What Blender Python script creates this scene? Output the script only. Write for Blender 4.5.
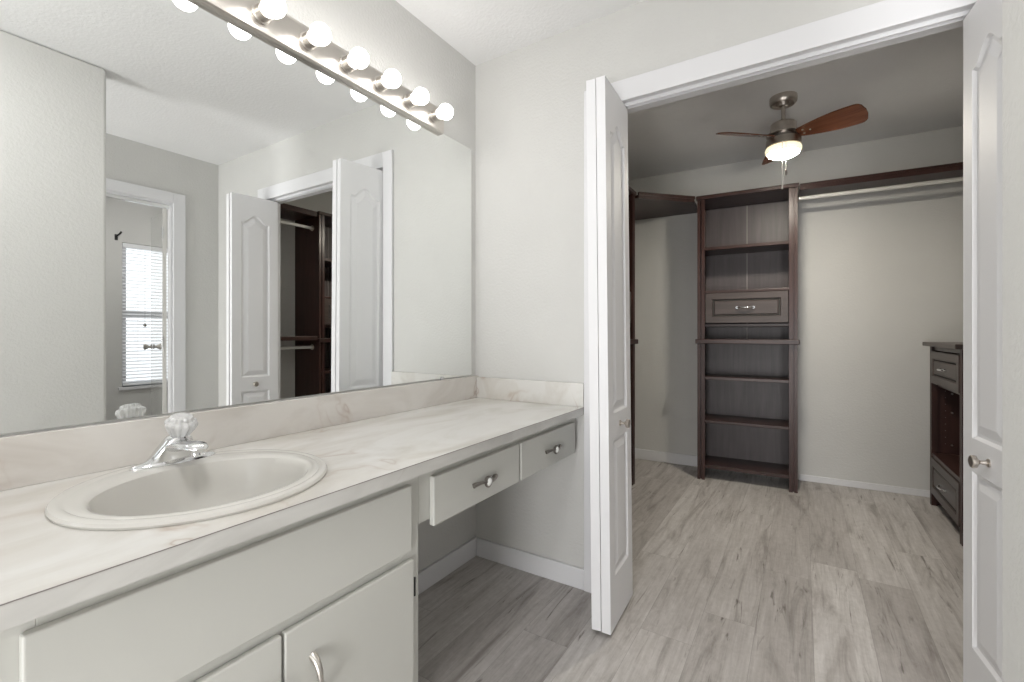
import bpy, bmesh, math, random
from math import pi, sin, cos, radians as rad
from mathutils import Vector, Matrix

random.seed(7)
for o in list(bpy.data.objects):
    bpy.data.objects.remove(o, do_unlink=True)
S = bpy.context.scene
COL = S.collection

# ------------------------------------------------------------------ camera
CAM_X, CAM_Y, CAM_Z, YAW, FPX = 1.3824, -1.846, 1.105, 0.5637, 460.1
cd = bpy.data.cameras.new('camera')
cam = bpy.data.objects.new('camera', cd)
COL.objects.link(cam)
cam.location = (CAM_X, CAM_Y, CAM_Z)
cam.rotation_euler = (pi / 2, 0, YAW)
cd.sensor_width = 36
cd.lens = FPX / 1024 * 36
cd.shift_y = -7.9 / 1024
cd.clip_start = 0.02
S.camera = cam

# ------------------------------------------------------------------ world and lights
S.view_settings.view_transform = 'Standard'
S.view_settings.look = 'None'
S.view_settings.exposure = 0.0
S.view_settings.gamma = 1.0
S.view_settings.use_curve_mapping = False
W = bpy.data.worlds.new('world')
S.world = W
W.use_nodes = True
W.node_tree.nodes['Background'].inputs[0].default_value = (0.93, 0.965, 1.0, 1)
W.node_tree.nodes['Background'].inputs[1].default_value = 1.65
try:
    S.cycles.use_denoising = True
    S.cycles.max_bounces = 12
    S.cycles.diffuse_bounces = 6
    S.cycles.glossy_bounces = 6
    S.cycles.transmission_bounces = 8
    S.cycles.sample_clamp_indirect = 4.0
    S.cycles.caustics_refractive = False
    S.cycles.blur_glossy = 0.5
except Exception:
    pass


def area(name, loc, rot, sx, sy, power, col):
    l = bpy.data.lights.new(name, 'AREA')
    l.shape = 'RECTANGLE'
    l.size, l.size_y, l.energy, l.color = sx, sy, power, col
    o = bpy.data.objects.new(name, l)
    o.location, o.rotation_euler = loc, rot
    COL.objects.link(o)
    return o


BULB_L = 13.0           # globe bulbs of the vanity light
FAN_L = 270.0          # lit bottom lens of the ceiling fan
DOME_L = 45.0          # unseen fill lamp added over the photographer
BATH_L = 42.0          # unseen fill lamp added in the bath compartment
# low fill light added behind the photographer to brighten the knee space
area('fill_rear', (1.24, -3.24, 0.56), (rad(90), 0, 0), 0.52, 1.02, 29, (1.0, 0.99, 0.985))
# fill light added in the unseen passage to brighten the recess
area('fill_passage', (2.145, -3.24, 1.03), (rad(90), 0, 0), 0.74, 1.94, 50, (1.0, 0.99, 0.985))


# ------------------------------------------------------------------ materials
def new_mat(name):
    m = bpy.data.materials.new(name)
    m.use_nodes = True
    nt = m.node_tree
    return m, nt, nt.nodes['Principled BSDF']


def setp(b, **k):
    for a, v in k.items():
        b.inputs[a.replace('_', ' ')].default_value = v


def coords(nt, scale=(1, 1, 1), rot=(0, 0, 0), kind='Object', loc=(0, 0, 0)):
    t = nt.nodes.new('ShaderNodeTexCoord')
    mp = nt.nodes.new('ShaderNodeMapping')
    mp.inputs['Scale'].default_value = scale
    mp.inputs['Rotation'].default_value = rot
    mp.inputs['Location'].default_value = loc
    nt.links.new(t.outputs[kind], mp.inputs['Vector'])
    return mp.outputs['Vector']


def noise(nt, vec, scale, detail=4, rough=0.5, dist=0.0):
    n = nt.nodes.new('ShaderNodeTexNoise')
    n.inputs['Scale'].default_value = scale
    n.inputs['Detail'].default_value = detail
    n.inputs['Roughness'].default_value = rough
    n.inputs['Distortion'].default_value = dist
    nt.links.new(vec, n.inputs['Vector'])
    return n


def ramp(nt, fac, stops):
    r = nt.nodes.new('ShaderNodeValToRGB')
    e = r.color_ramp.elements
    while len(e) < len(stops):
        e.new(0.5)
    for i, (p, c) in enumerate(stops):
        e[i].position = p
        e[i].color = (*c, 1) if len(c) == 3 else c
    nt.links.new(fac, r.inputs['Fac'])
    return r.outputs['Color']


def mixc(nt, fac, a, b, mode='MIX'):
    m = nt.nodes.new('ShaderNodeMix')
    m.data_type = 'RGBA'
    m.blend_type = mode
    for sock, v in ((m.inputs[0], fac), (m.inputs[6], a), (m.inputs[7], b)):
        if hasattr(v, 'is_linked'):
            nt.links.new(v, sock)
        else:
            sock.default_value = v if not isinstance(v, tuple) or len(v) == 4 else (*v, 1)
    return m.outputs[2]


def bump(nt, b, height, strength, dist=0.01):
    n = nt.nodes.new('ShaderNodeBump')
    n.inputs['Strength'].default_value = strength
    n.inputs['Distance'].default_value = dist
    nt.links.new(height, n.inputs['Height'])
    nt.links.new(n.outputs['Normal'], b.inputs['Normal'])


def plain(name, col, rough=0.5, metal=0.0, spec=0.5, bscale=0, bstr=0.0, var=0.0, vscale=6):
    m, nt, b = new_mat(name)
    setp(b, Roughness=rough, Metallic=metal, Base_Color=(*col, 1))
    b.inputs['Specular IOR Level'].default_value = spec
    v = coords(nt)
    if var:
        n = noise(nt, v, vscale, 3)
        c = ramp(nt, n.outputs['Fac'], [(0.3, tuple(x * (1 - var) for x in col)), (0.7, tuple(min(1, x * (1 + var)) for x in col))])
        nt.links.new(c, b.inputs['Base Color'])
    if bscale:
        n = noise(nt, v, bscale, 3, 0.55)
        bump(nt, b, n.outputs['Fac'], bstr)
    return m


def emit(name, col, s):
    m, nt, b = new_mat(name)
    setp(b, Base_Color=(0.9, 0.9, 0.88, 1), Roughness=0.3)
    b.inputs['Emission Color'].default_value = (*col, 1)
    b.inputs['Emission Strength'].default_value = s
    return m


M = {}
M['paint'] = plain('greige wall paint', (0.605, 0.602, 0.584), 0.75, spec=0.2, bscale=85, bstr=0.20, var=0.012)
M['ceiling'] = plain('white ceiling paint', (0.80, 0.80, 0.80), 0.85, spec=0.2, bscale=70, bstr=0.22, var=0.01)
M['trim'] = plain('white trim enamel', (0.72, 0.72, 0.735), 0.45, spec=0.4, bscale=40, bstr=0.01)
M['door'] = plain('white moulded door enamel', (0.78, 0.78, 0.795), 0.55, spec=0.3, bscale=60, bstr=0.015)
M['cabinet'] = plain('off white cabinet paint', (0.52, 0.520, 0.488), 0.42, bscale=35, bstr=0.02, var=0.01)
M['cab_in'] = plain('raw cabinet interior', (0.45, 0.41, 0.34), 0.7, var=0.06, vscale=20)
M['chrome'] = plain('polished chrome', (0.78, 0.785, 0.79), 0.12, 1.0)
M['nickel'] = plain('brushed nickel', (0.62, 0.59, 0.55), 0.3, 1.0, bscale=220, bstr=0.02)
M['plate'] = plain('satin nickel plate', (0.60, 0.57, 0.53), 0.30, 1.0)
M['plate'].node_tree.nodes['Principled BSDF'].inputs['Anisotropic'].default_value = 0.75
M['bronze'] = plain('dark pewter metal', (0.30, 0.28, 0.26), 0.3, 1.0, var=0.1, vscale=60)
M['fanmetal'] = plain('antique brushed nickel', (0.56, 0.515, 0.47), 0.34, 1.0, var=0.05, vscale=40)
M['black'] = plain('black iron', (0.03, 0.03, 0.03), 0.45, 0.6)
M['porcelain'] = plain('bone porcelain', (0.60, 0.585, 0.55), 0.14, var=0.006)
M['ceramic'] = plain('white ceramic insert', (0.85, 0.85, 0.83), 0.15)
M['rod'] = plain('white painted rod', (0.66, 0.65, 0.62), 0.3, bscale=80, bstr=0.01)
M['seam'] = plain('worn edge strip', (0.21, 0.185, 0.18), 0.5)
M['blind'] = plain('white blind slat', (0.9, 0.91, 0.93), 0.5)
M['slot'] = plain('dark gap', (0.04, 0.038, 0.035), 0.8)
M['bulb'] = emit('lit globe glass', (1.0, 0.97, 0.935), BULB_L)
M['fanglass'] = emit('lit fan lens', (1.0, 0.93, 0.80), FAN_L)
M['fanglass_side'] = emit('lit cream glass', (1.0, 0.87, 0.56), 1.05)
M['dome'] = emit('added fill dome', (1.0, 0.99, 0.98), DOME_L)
M['bathdome'] = emit('added bath fill dome', (1.0, 0.975, 0.955), BATH_L)

m, nt, b = new_mat('silvered mirror')
setp(b, Base_Color=(0.93, 0.945, 0.935, 1), Metallic=1.0, Roughness=0.0)
M['mirror'] = m
m, nt, b = new_mat('mirror edge')
setp(b, Base_Color=(0.35, 0.37, 0.36, 1), Metallic=0.6, Roughness=0.25)
M['mirror_edge'] = m

m, nt, b = new_mat('clear acrylic')
setp(b, Base_Color=(0.97, 0.97, 0.97, 1), Roughness=0.06, IOR=1.45)
b.inputs['Transmission Weight'].default_value = 0.5
M['acrylic'] = m


def sheet_glass(name, clear, haze, gloss):
    """thin clear sheet: mostly see-through, a little milky haze and a surface reflection"""
    m, nt, b = new_mat(name)
    setp(b, Base_Color=(*haze, 1), Roughness=0.05)
    tb = nt.nodes.new('ShaderNodeBsdfTransparent')
    mx = nt.nodes.new('ShaderNodeMixShader')
    mx.inputs[0].default_value = 1 - clear
    b.inputs['Specular IOR Level'].default_value = gloss
    nt.links.new(tb.outputs[0], mx.inputs[1])
    nt.links.new(b.outputs[0], mx.inputs[2])
    nt.links.new(mx.outputs[0], nt.nodes['Material Output'].inputs['Surface'])
    return m


M['glass'] = sheet_glass('hazy door glass', 0.85, (0.85, 0.86, 0.84), 0.6)
M['pane'] = sheet_glass('window glass', 0.94, (0.9, 0.9, 0.9), 0.5)

# plank floor: planks run along Y, each row shifted by its own amount
m, nt, b = new_mat('grey oak plank floor')
PW, PL = 0.182, 1.22


def mth(op, a, c_=None, d=None):
    n = nt.nodes.new('ShaderNodeMath')
    n.operation = op
    for k, v_ in enumerate((a, c_, d)):
        if v_ is None: continue
        if hasattr(v_, 'is_linked'): nt.links.new(v_, n.inputs[k])
        else: n.inputs[k].default_value = v_
    return n.outputs[0]


def wnoise(*xyz):
    cb = nt.nodes.new('ShaderNodeCombineXYZ')
    for k, v_ in enumerate(xyz):
        if hasattr(v_, 'is_linked'): nt.links.new(v_, cb.inputs[k])
        else: cb.inputs[k].default_value = v_
    w_ = nt.nodes.new('ShaderNodeTexWhiteNoise')
    w_.noise_dimensions = '3D'
    nt.links.new(cb.outputs[0], w_.inputs['Vector'])
    return w_


tc = nt.nodes.new('ShaderNodeTexCoord')
sx_ = nt.nodes.new('ShaderNodeSeparateXYZ')
nt.links.new(tc.outputs['Object'], sx_.inputs[0])
row_f = mth('DIVIDE', mth('ADD', sx_.outputs[0], 10.052), PW)
row = mth('FLOOR', row_f)
rw = wnoise(row, 3.7, 1.3)
col_f = mth('DIVIDE', mth('ADD', sx_.outputs[1], mth('MULTIPLY_ADD', rw.outputs['Value'], PL, 20.0)), PL)
colm = mth('FLOOR', col_f)
pid = wnoise(row, colm, 5.1)
# distance to the seams
fx = mth('MULTIPLY', mth('PINGPONG', row_f, 0.5), PW)
fy = mth('MULTIPLY', mth('PINGPONG', col_f, 0.5), PL)
seam = mth('LESS_THAN', mth('MINIMUM', fx, fy), 0.0009)
vadd = nt.nodes.new('ShaderNodeVectorMath')
vadd.operation = 'MULTIPLY_ADD'
nt.links.new(pid.outputs['Color'], vadd.inputs[0])
vadd.inputs[1].default_value = (9.0, 17.0, 5.0)
nt.links.new(tc.outputs['Object'], vadd.inputs[2])


def stretched(sx, sy):
    mp = nt.nodes.new('ShaderNodeMapping')
    mp.inputs['Scale'].default_value = (sx, sy, 1)
    nt.links.new(vadd.outputs[0], mp.inputs['Vector'])
    return mp.outputs[0]


fine = noise(nt, stretched(70, 3.0), 1.5, 6, 0.68, 0.4)
broad = noise(nt, stretched(9.5, 1.15), 1.5, 5, 0.62, 1.0)
crack = noise(nt, stretched(19.0, 1.7), 1.1, 5, 0.60, 2.4)
rough = noise(nt, stretched(16.0, 12.0), 2.5, 5, 0.7, 0.6)
base = ramp(nt, pid.outputs['Value'], [(0.0, (0.46, 0.436, 0.420)), (0.45, (0.54, 0.518, 0.503)), (1.0, (0.635, 0.615, 0.60))])
g1 = ramp(nt, broad.outputs['Fac'], [(0.30, (0.52, 0.49, 0.47)), (0.46, (0.90, 0.89, 0.88)), (0.66, (1.10, 1.10, 1.10))])
g2 = ramp(nt, fine.outputs['Fac'], [(0.3, (0.80, 0.785, 0.77)), (0.68, (1.09, 1.09, 1.09))])
g3 = ramp(nt, crack.outputs['Fac'], [(0.295, (0.30, 0.275, 0.26)), (0.32, (0.62, 0.60, 0.585)), (0.385, (1, 1, 1))])
g4 = ramp(nt, rough.outputs['Fac'], [(0.35, (0.84, 0.83, 0.82)), (0.6, (1.04, 1.04, 1.04))])
c = mixc(nt, 0.85, base, g1, 'MULTIPLY')
c = mixc(nt, 0.75, c, g2, 'MULTIPLY')
c = mixc(nt, 0.85, c, g3, 'MULTIPLY')
c = mixc(nt, 0.55, c, g4, 'MULTIPLY')
c = mixc(nt, mth('MULTIPLY', seam, 0.40), c, (0.15, 0.135, 0.125))
nt.links.new(c, b.inputs['Base Color'])
setp(b, Roughness=0.45)
b.inputs['Specular IOR Level'].default_value = 0.35
bump(nt, b, fine.outputs['Fac'], 0.05, 0.004)
M['floor'] = m


# marble laminate
def marble(name, c0, c1, vein, scale=1.0, amount=0.6):
    """pale clouds drawn out along the counter, with a few thin wandering veins"""
    m, nt, b = new_mat(name)
    v = coords(nt, (3.2 * scale, 1.15 * scale, 3.0 * scale), (0.0, 0.0, 0.22))
    w = noise(nt, v, 1.9, 5, 0.55, 0.9)
    base = ramp(nt, w.outputs['Fac'], [(0.34, c0), (0.60, c1)])
    v2 = coords(nt, (1.5 * scale, 1.2 * scale, 2.2 * scale), (0.3, 0.2, -0.5), loc=(3.1, 1.7, 0.4))
    n2 = noise(nt, v2, 1.5, 4, 0.5, 1.1)
    d = nt.nodes.new('ShaderNodeMath')
    d.operation = 'SUBTRACT'
    nt.links.new(n2.outputs['Fac'], d.inputs[0])
    d.inputs[1].default_value = 0.5
    a = nt.nodes.new('ShaderNodeMath')
    a.operation = 'ABSOLUTE'
    nt.links.new(d.outputs[0], a.inputs[0])
    k = ramp(nt, a.outputs[0], [(0.0, (1, 1, 1)), (0.011, (0.25, 0.25, 0.25)), (0.03, (0, 0, 0))])
    n3 = noise(nt, v2, 2.3, 2)
    mask = ramp(nt, n3.outputs['Fac'], [(0.45, (0, 0, 0)), (0.66, (amount, amount, amount))])
    f = mixc(nt, 1.0, k, mask, 'MULTIPLY')
    c = mixc(nt, f, base, vein)
    nt.links.new(c, b.inputs['Base Color'])
    setp(b, Roughness=0.26)
    b.inputs['Specular IOR Level'].default_value = 0.45
    return m


M['marble'] = marble('cream marble laminate', (0.575, 0.545, 0.50), (0.70, 0.69, 0.665), (0.46, 0.375, 0.315), 1.0, 0.75)
M['splash'] = marble('beige marble laminate', (0.55, 0.515, 0.475), (0.665, 0.640, 0.605), (0.42, 0.33, 0.28), 1.2, 0.8)
M['edge'] = marble('grey marble laminate edge', (0.47, 0.462, 0.44), (0.56, 0.553, 0.53), (0.40, 0.37, 0.34), 1.4)


def wood(name, dark, light, rough, along='Z', scale=1.0):
    m, nt, b = new_mat(name)
    s = {'Z': (14, 14, 0.9), 'X': (0.9, 14, 14), 'Y': (14, 0.9, 14)}[along]
    v = coords(nt, tuple(x * scale for x in s))
    n = noise(nt, v, 2.4, 6, 0.62, 0.5)
    c = ramp(nt, n.outputs['Fac'], [(0.28, dark), (0.72, light)])
    nt.links.new(c, b.inputs['Base Color'])
    setp(b, Roughness=rough)
    b.inputs['Specular IOR Level'].default_value = 0.36
    bump(nt, b, n.outputs['Fac'], 0.04, 0.004)
    return m


M['wood'] = wood('espresso wood upright', (0.028, 0.0125, 0.0105), (0.062, 0.028, 0.023), 0.34)
M['wood_x'] = wood('espresso wood lengthwise', (0.028, 0.0135, 0.0115), (0.058, 0.028, 0.0235), 0.32, 'X')
M['wood_back'] = wood('espresso back board', (0.062, 0.051, 0.053), (0.098, 0.083, 0.084), 0.4)
M['wood_front'] = wood('espresso drawer front', (0.050, 0.038, 0.034), (0.084, 0.065, 0.059), 0.36, 'X')
M['blade'] = wood('walnut fan blade', (0.075, 0.024, 0.012), (0.20, 0.075, 0.038), 0.25, 'X', 1.2)


# ------------------------------------------------------------------ mesh building
class MB:
    def __init__(self):
        self.bm = bmesh.new()

    def box(self, x0, y0, z0, x1, y1, z1):
        vs = [self.bm.verts.new((x, y, z)) for z in (z0, z1) for y in (y0, y1) for x in (x0, x1)]
        for f in ((0, 2, 3, 1), (4, 5, 7, 6), (0, 1, 5, 4), (2, 6, 7, 3), (0, 4, 6, 2), (1, 3, 7, 5)):
            self.bm.faces.new([vs[i] for i in f])
        return self

    def ring(self, pts):
        return [self.bm.verts.new(p) for p in pts]

    def bridge(self, a, b):
        n = len(a)
        for i in range(n):
            self.bm.faces.new((a[i], a[(i + 1) % n], b[(i + 1) % n], b[i]))

    def loft(self, rings, cap0=True, cap1=True):
        R = [self.ring(r) for r in rings]
        for a, b in zip(R, R[1:]):
            self.bridge(a, b)
        if cap0:
            self.bm.faces.new(list(reversed(R[0])))
        if cap1:
            self.bm.faces.new(R[-1])
        return self

    def lathe(self, prof, center=(0, 0, 0), axis=(0, 0, 1), n=32, cap0=True, cap1=True, flute=0, famp=0.0):
        ax = Vector(axis).normalized()
        q = Vector((0, 0, 1)).rotation_difference(ax)
        c = Vector(center)
        rings = []
        for r, z in prof:
            rr = []
            for i in range(n):
                t = 2 * pi * i / n
                k = r * (1 + famp * cos(flute * t)) if flute else r
                rr.append(c + q @ Vector((k * cos(t), k * sin(t), z)))
            rings.append(rr)
        return self.loft(rings, cap0, cap1)

    def cyl(self, p, q, r, n=20, r2=None):
        p, q = Vector(p), Vector(q)
        return self.lathe([(r, 0), (r if r2 is None else r2, (q - p).length)], p, q - p, n)

    def tube(self, path, radii, n=12, flat=1.0, up=(0, 0, 1)):
        P = [Vector(p) for p in path]
        if not hasattr(radii, '__len__'):
            radii = [radii] * len(P)
        rings = []
        for i, p in enumerate(P):
            t = (P[min(i + 1, len(P) - 1)] - P[max(i - 1, 0)]).normalized()
            u = Vector(up)
            s = t.cross(u)
            s = s.normalized() if s.length > 1e-6 else Vector((1, 0, 0))
            u = s.cross(t).normalized()
            r = radii[i]
            rings.append([p + s * (r * cos(a)) + u * (r * flat * sin(a)) for a in [2 * pi * k / n for k in range(n)]])
        return self.loft(rings)

    def prism(self, poly, z0, z1):
        return self.loft([[(x, y, z0) for x, y in poly], [(x, y, z1) for x, y in poly]])

    def sphere(self, c, r, n=24, m=12):
        prof = [(max(1e-4, r * sin(pi * i / m)), -r * cos(pi * i / m)) for i in range(m + 1)]
        return self.lathe(prof, c, (0, 0, 1), n)

    def build(self, name, mat, parent=None, bevel=0.0, seg=2, smooth=False, loc=(0, 0, 0), rot=(0, 0, 0)):
        bm = self.bm
        bmesh.ops.recalc_face_normals(bm, faces=bm.faces)
        me = bpy.data.meshes.new(name)
        bm.to_mesh(me)
        bm.free()
        o = bpy.data.objects.new(name, me)
        COL.objects.link(o)
        me.materials.append(mat)
        o.location, o.rotation_euler = loc, rot
        if parent:
            o.parent = parent
        if smooth:
            me.polygons.foreach_set('use_smooth', [True] * len(me.polygons))
            me.set_sharp_from_angle(angle=rad(38))
        if bevel:
            md = o.modifiers.new('bevel', 'BEVEL')
            md.width, md.segments, md.limit_method, md.angle_limit = bevel, seg, 'ANGLE', rad(35)
        return o


def tag(o, label=None, cat=None, group=None, kind=None):
    if label: o['label'] = label
    if cat: o['category'] = cat
    if group: o['group'] = group
    if kind: o['kind'] = kind
    return o


def thing(name, label, cat, loc=(0, 0, 0), rz=0.0, group=None, kind=None):
    o = bpy.data.objects.new(name, None)
    o.empty_display_size = 0.05
    COL.objects.link(o)
    o.location, o.rotation_euler = loc, (0, 0, rz)
    return tag(o, label, cat, group, kind)


def struct(name, mb, mat, label, cat, bevel=0.0, smooth=False):
    o = mb.build(name, mat, None, bevel, smooth=smooth)
    return tag(o, label, cat, None, 'structure')


def copy_tree(root):
    def rec(o, parent):
        c = o.copy()
        COL.objects.link(c)
        if parent: c.parent = parent
        for ch in list(o.children):
            rec(ch, c)
        return c
    return rec(root, None)


# ------------------------------------------------------------------ the room shell
CEIL = 2.44
OX0, OX1, OZ = 0.664, 1.893, 2.074          # closet opening in the wall facing the camera
BACKW = -3.2
# closet back wall is a touch out of square: from (-.02, 2.165) to (2.45, 2.30)
def yback(x): return 2.165 + (x + 0.02) * 0.0547
TH = math.atan(0.0547)

struct('floor', MB().box(-0.12, BACKW - 0.1, -0.1, 4.16, 2.5, 0.0), M['floor'],
       'grey wood plank floor running from the bathroom into the closet', 'floor')
struct('ceiling', MB().box(-0.12, BACKW - 0.1, CEIL, 4.16, 0.06, CEIL + 0.1), M['ceiling'],
       'white bathroom ceiling above the mirror and the vanity', 'ceiling')
struct('ceiling_closet', MB().box(-0.12, 0.06, CEIL + 0.026, 2.6, 2.5, CEIL + 0.1), M['ceiling'],
       'textured closet ceiling from which the fan hangs', 'ceiling')
struct('wall_left', MB().box(-0.12, BACKW - 0.1, 0, 0, 0.0, CEIL), M['paint'],
       'greige wall behind the big mirror and vanity', 'wall')
# wall facing the camera, with the closet opening
w = MB()
w.box(-0.12, 0, 0, OX0, 0.11, CEIL)
w.box(OX1, 0, 0, 2.61, 0.11, CEIL)
w.box(OX0, 0, OZ, OX1, 0.11, CEIL)
struct('wall_back', w, M['paint'], 'greige textured wall with the closet opening', 'wall')
# partition beside the photographer; behind it a passage leads from the recess to the bedroom
struct('wall_right', MB().box(1.605, BACKW, 0, 1.725, -0.973, CEIL), M['paint'],
       'near greige wall end at right edge of the picture and left in the mirror', 'wall', 0.014)
# recess wall with the glass door, seen in the mirror
w = MB()
DY0, DY1, DZ = -0.93, -0.314, 2.06
w.box(2.56, BACKW, 0, 2.61, DY0, CEIL)
w.box(2.56, DY1, 0, 2.61, 0.0, CEIL)
w.box(2.56, DY0, DZ, 2.61, DY1, CEIL)
struct('wall_recess', w, M['paint'], 'greige wall around the glass door reflected in the mirror', 'wall')
# bath compartment beyond
w = MB()
WX, WY0, WY1, WZ0, WZ1 = 4.0, -0.16, 0.74, 0.60, 1.955
w.box(WX, -1.3, 0, WX + 0.14, WY0, CEIL)
w.box(WX, WY1, 0, WX + 0.14, 1.4, CEIL)
w.box(WX, WY0, 0, WX + 0.14, WY1, WZ0)
w.box(WX, WY0, WZ1, WX + 0.14, WY1, CEIL)
struct('wall_bath_window', w, M['paint'], 'pinkish greige wall around the blinds window deep in the mirror', 'wall')
w = MB()
w.box(2.61, -1.4, 0, 4.14, -1.3, CEIL)
w.box(2.61, 1.3, 0, 4.14, 1.4, CEIL)
w.box(2.56, 0.11, 0, 2.61, 1.4, CEIL)
w.box(2.61, 0.06, CEIL, 4.16, 1.4, CEIL + 0.1)
struct('wall_bath_side', w, M['paint'], 'side walls of the bath compartment behind the glass door', 'wall')
# wall behind the photographer with the doorway to the bright bedroom
w = MB()
w.box(-0.12, BACKW - 0.1, 0, 0.68, BACKW, CEIL)
w.box(1.52, BACKW - 0.1, 0, 1.77, BACKW, CEIL)
w.box(2.52, BACKW - 0.1, 0, 2.66, BACKW, CEIL)
w.box(0.68, BACKW - 0.1, 2.03, 1.52, BACKW, CEIL)
w.box(1.77, BACKW - 0.1, 2.03, 2.52, BACKW, CEIL)
struct('wall_rear', w, M['paint'], 'greige wall with two doorways behind the photographer', 'wall')
# closet walls
CXL, CXR = -0.02, 2.45
struct('wall_closet_left', MB().box(-0.12, 0.11, 0, CXL, 2.5, CEIL + 0.05), M['paint'], 'closet side wall behind the left shelf tower', 'wall')
struct('wall_closet_right', MB().box(CXR, 0.11, 0, 2.56, 2.5, CEIL + 0.05), M['paint'], 'closet side wall behind the low drawer unit', 'wall')
struct('wall_closet_back', MB().prism([(CXL, yback(CXL)), (CXR, yback(CXR)), (CXR, 2.5), (CXL, 2.5)], 0, CEIL + 0.05), M['paint'],
       'greige closet wall behind the tall bookcase', 'wall')

# baseboards
BB = 0.09
struct('baseboard_left', MB().box(0, -0.972, 0, 0.014, 0, BB), M['trim'], 'white baseboard under the drawers on the mirror wall', 'baseboard', 0.004)
struct('baseboard_back', MB().box(0.014, -0.014, 0, 0.589, 0, BB), M['trim'], 'white baseboard under the counter end beside the closet', 'baseboard', 0.004)


def strip_back(x0, x1, t, z1):
    return MB().prism([(x0, yback(x0) - t), (x1, yback(x1) - t), (x1, yback(x1)), (x0, yback(x0))], 0, z1)


struct('baseboard_closet_left', strip_back(CXL, 0.72, 0.014, 0.088), M['trim'], 'white closet baseboard left of the tall bookcase', 'baseboard', 0.003)
struct('baseboard_closet_right', strip_back(1.36, 2.44, 0.014, 0.045), M['trim'], 'low white closet baseboard right of the tall bookcase', 'baseboard', 0.003)
struct('baseboard_right', MB().box(1.591, BACKW, 0, 1.605, -0.973, BB), M['trim'], 'white baseboard along the near right wall', 'baseboard', 0.004)
w = MB()
w.box(1.98, -0.014, 0, 2.56, 0, BB)
w.box(2.546, -0.215, 0, 2.56, -0.014, BB)
struct('baseboard_recess', w, M['trim'], 'white baseboard in the recess corner by glass door', 'baseboard', 0.004)


# casing and jambs of the closet opening
t = MB()
CO0, CO1, CZ = 0.589, 1.966, 2.142
t.box(CO0, -0.016, 0, OX0 - 0.002, 0, CZ)
t.box(OX1 + 0.002, -0.016, 0, CO1, 0, CZ)
t.box(OX0 - 0.002, -0.016, 2.055, OX1 + 0.002, 0, CZ)
struct('trim_1', t, M['trim'], 'white casing around the closet opening', 'door casing', 0.003)
j = MB()
j.box(OX0 - 0.002, 0, 0, OX0 + 0.0, 0.11, OZ)
j.box(OX0, 0, OZ - 0.016, OX1, 0.112, OZ)
j.box(OX0, 0.001, 0, OX0 + 0.004, 0.112, OZ - 0.016)
j.box(OX1 - 0.004, 0.001, 0, OX1, 0.112, OZ - 0.016)
struct('trim_2', j, M['trim'], 'white jamb lining the closet opening', 'door jamb', 0.001)
tr = MB()
tr.box(OX0 + 0.02, 0.018, OZ - 0.030, OX1 - 0.02, 0.021, OZ - 0.016)
tr.box(OX0 + 0.02, 0.043, OZ - 0.030, OX1 - 0.02, 0.046, OZ - 0.016)
tr.box(OX0 + 0.02, 0.021, OZ - 0.019, OX1 - 0.02, 0.043, OZ - 0.016)
tag(tr.build('door_track', M['trim']), 'white metal bifold track under the head of closet opening', 'track')


# ------------------------------------------------------------------ bifold closet doors
LW, LH, LT = 0.298, 2.016, 0.034


def inset(poly, d):
    n = len(poly)
    out = []
    for i in range(n):
        p0, p1, p2 = Vector(poly[i - 1]), Vector(poly[i]), Vector(poly[(i + 1) % n])
        a, c_ = (p1 - p0).normalized(), (p2 - p1).normalized()
        n1, n2 = Vector((-a.y, a.x)), Vector((-c_.y, c_.x))
        k = (n1 + n2)
        k = k / max(0.35, 1 + n1.dot(n2))
        out.append(tuple(p1 + k * d))
    return out


def panel_outline(x0, x1, z0, z1, arch):
    p = [(x0, z0), (x1, z0), (x1, z1)]
    if arch:
        n = 14
        sh = 0.022
        a0, a1 = x1 - sh, x0 + sh
        p.append((a0, z1))
        for i in range(1, n):
            s = i / n
            x = a0 + (a1 - a0) * s
            p.append((x, z1 + arch * (0.5 - 0.5 * cos(2 * pi * s)) ** 0.75))
        p.append((a1, z1))
    p.append((x0, z1))
    return p


def door_leaf(parent, a, b_, name='door_leaf'):
    """leaf whose centre line runs on the floor from a to b_"""
    A, B = Vector(a), Vector(b_)
    ang = math.atan2(B.y - A.y, B.x - A.x)
    w_ = (B - A).length
    mb = MB()
    bm = mb.bm
    panels = [panel_outline(0.058, w_ - 0.058, 0.185, 0.690, 0), panel_outline(0.058, w_ - 0.058, 0.785, 1.838, 0.050)]
    rims = []
    for side in (1, -1):
        y = side * LT / 2
        P = lambda q, d=0.0: (q[0], y - side * d, q[1])
        outer = mb.ring([P(q) for q in ((0, 0), (w_, 0), (w_, LH), (0, LH))])
        rims.append(outer)
        edges = [bm.edges.new((outer[i], outer[(i + 1) % 4])) for i in range(4)]
        for poly in panels:
            r0 = mb.ring([P(q) for q in poly])
            edges += [bm.edges.new((r0[i], r0[(i + 1) % len(r0)])) for i in range(len(r0))]
            prev = r0
            for d, dep in ((0.008, 0.0080), (0.016, 0.0086), (0.042, 0.0012), (0.044, 0.0010)):
                r = mb.ring([P(q, dep) for q in inset(poly, d)])
                mb.bridge(prev, r)
                prev = r
            bm.faces.new(prev)
        bmesh.ops.triangle_fill(bm, use_beauty=True, edges=edges)
    mb.bridge(rims[0], rims[1])
    return mb.build(name, M['door'], parent, 0.0, loc=(A.x, A.y, 0.020), rot=(0, 0, ang))


def knob(parent, x, side, z, face):
    k = MB()
    y0 = side * LT / 2
    k.lathe([(0.011, 0), (0.011, 0.003), (0.0055, 0.006), (0.005, 0.018), (0.009, 0.023), (0.0155, 0.026), (0.0170, 0.029), (0.0170, 0.035), (0.0150, 0.0375), (0.006, 0.038)],
            (x, y0, z), (0, side, 0), 24)
    k.build('knob', M['fanmetal'], parent, smooth=True)


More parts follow.
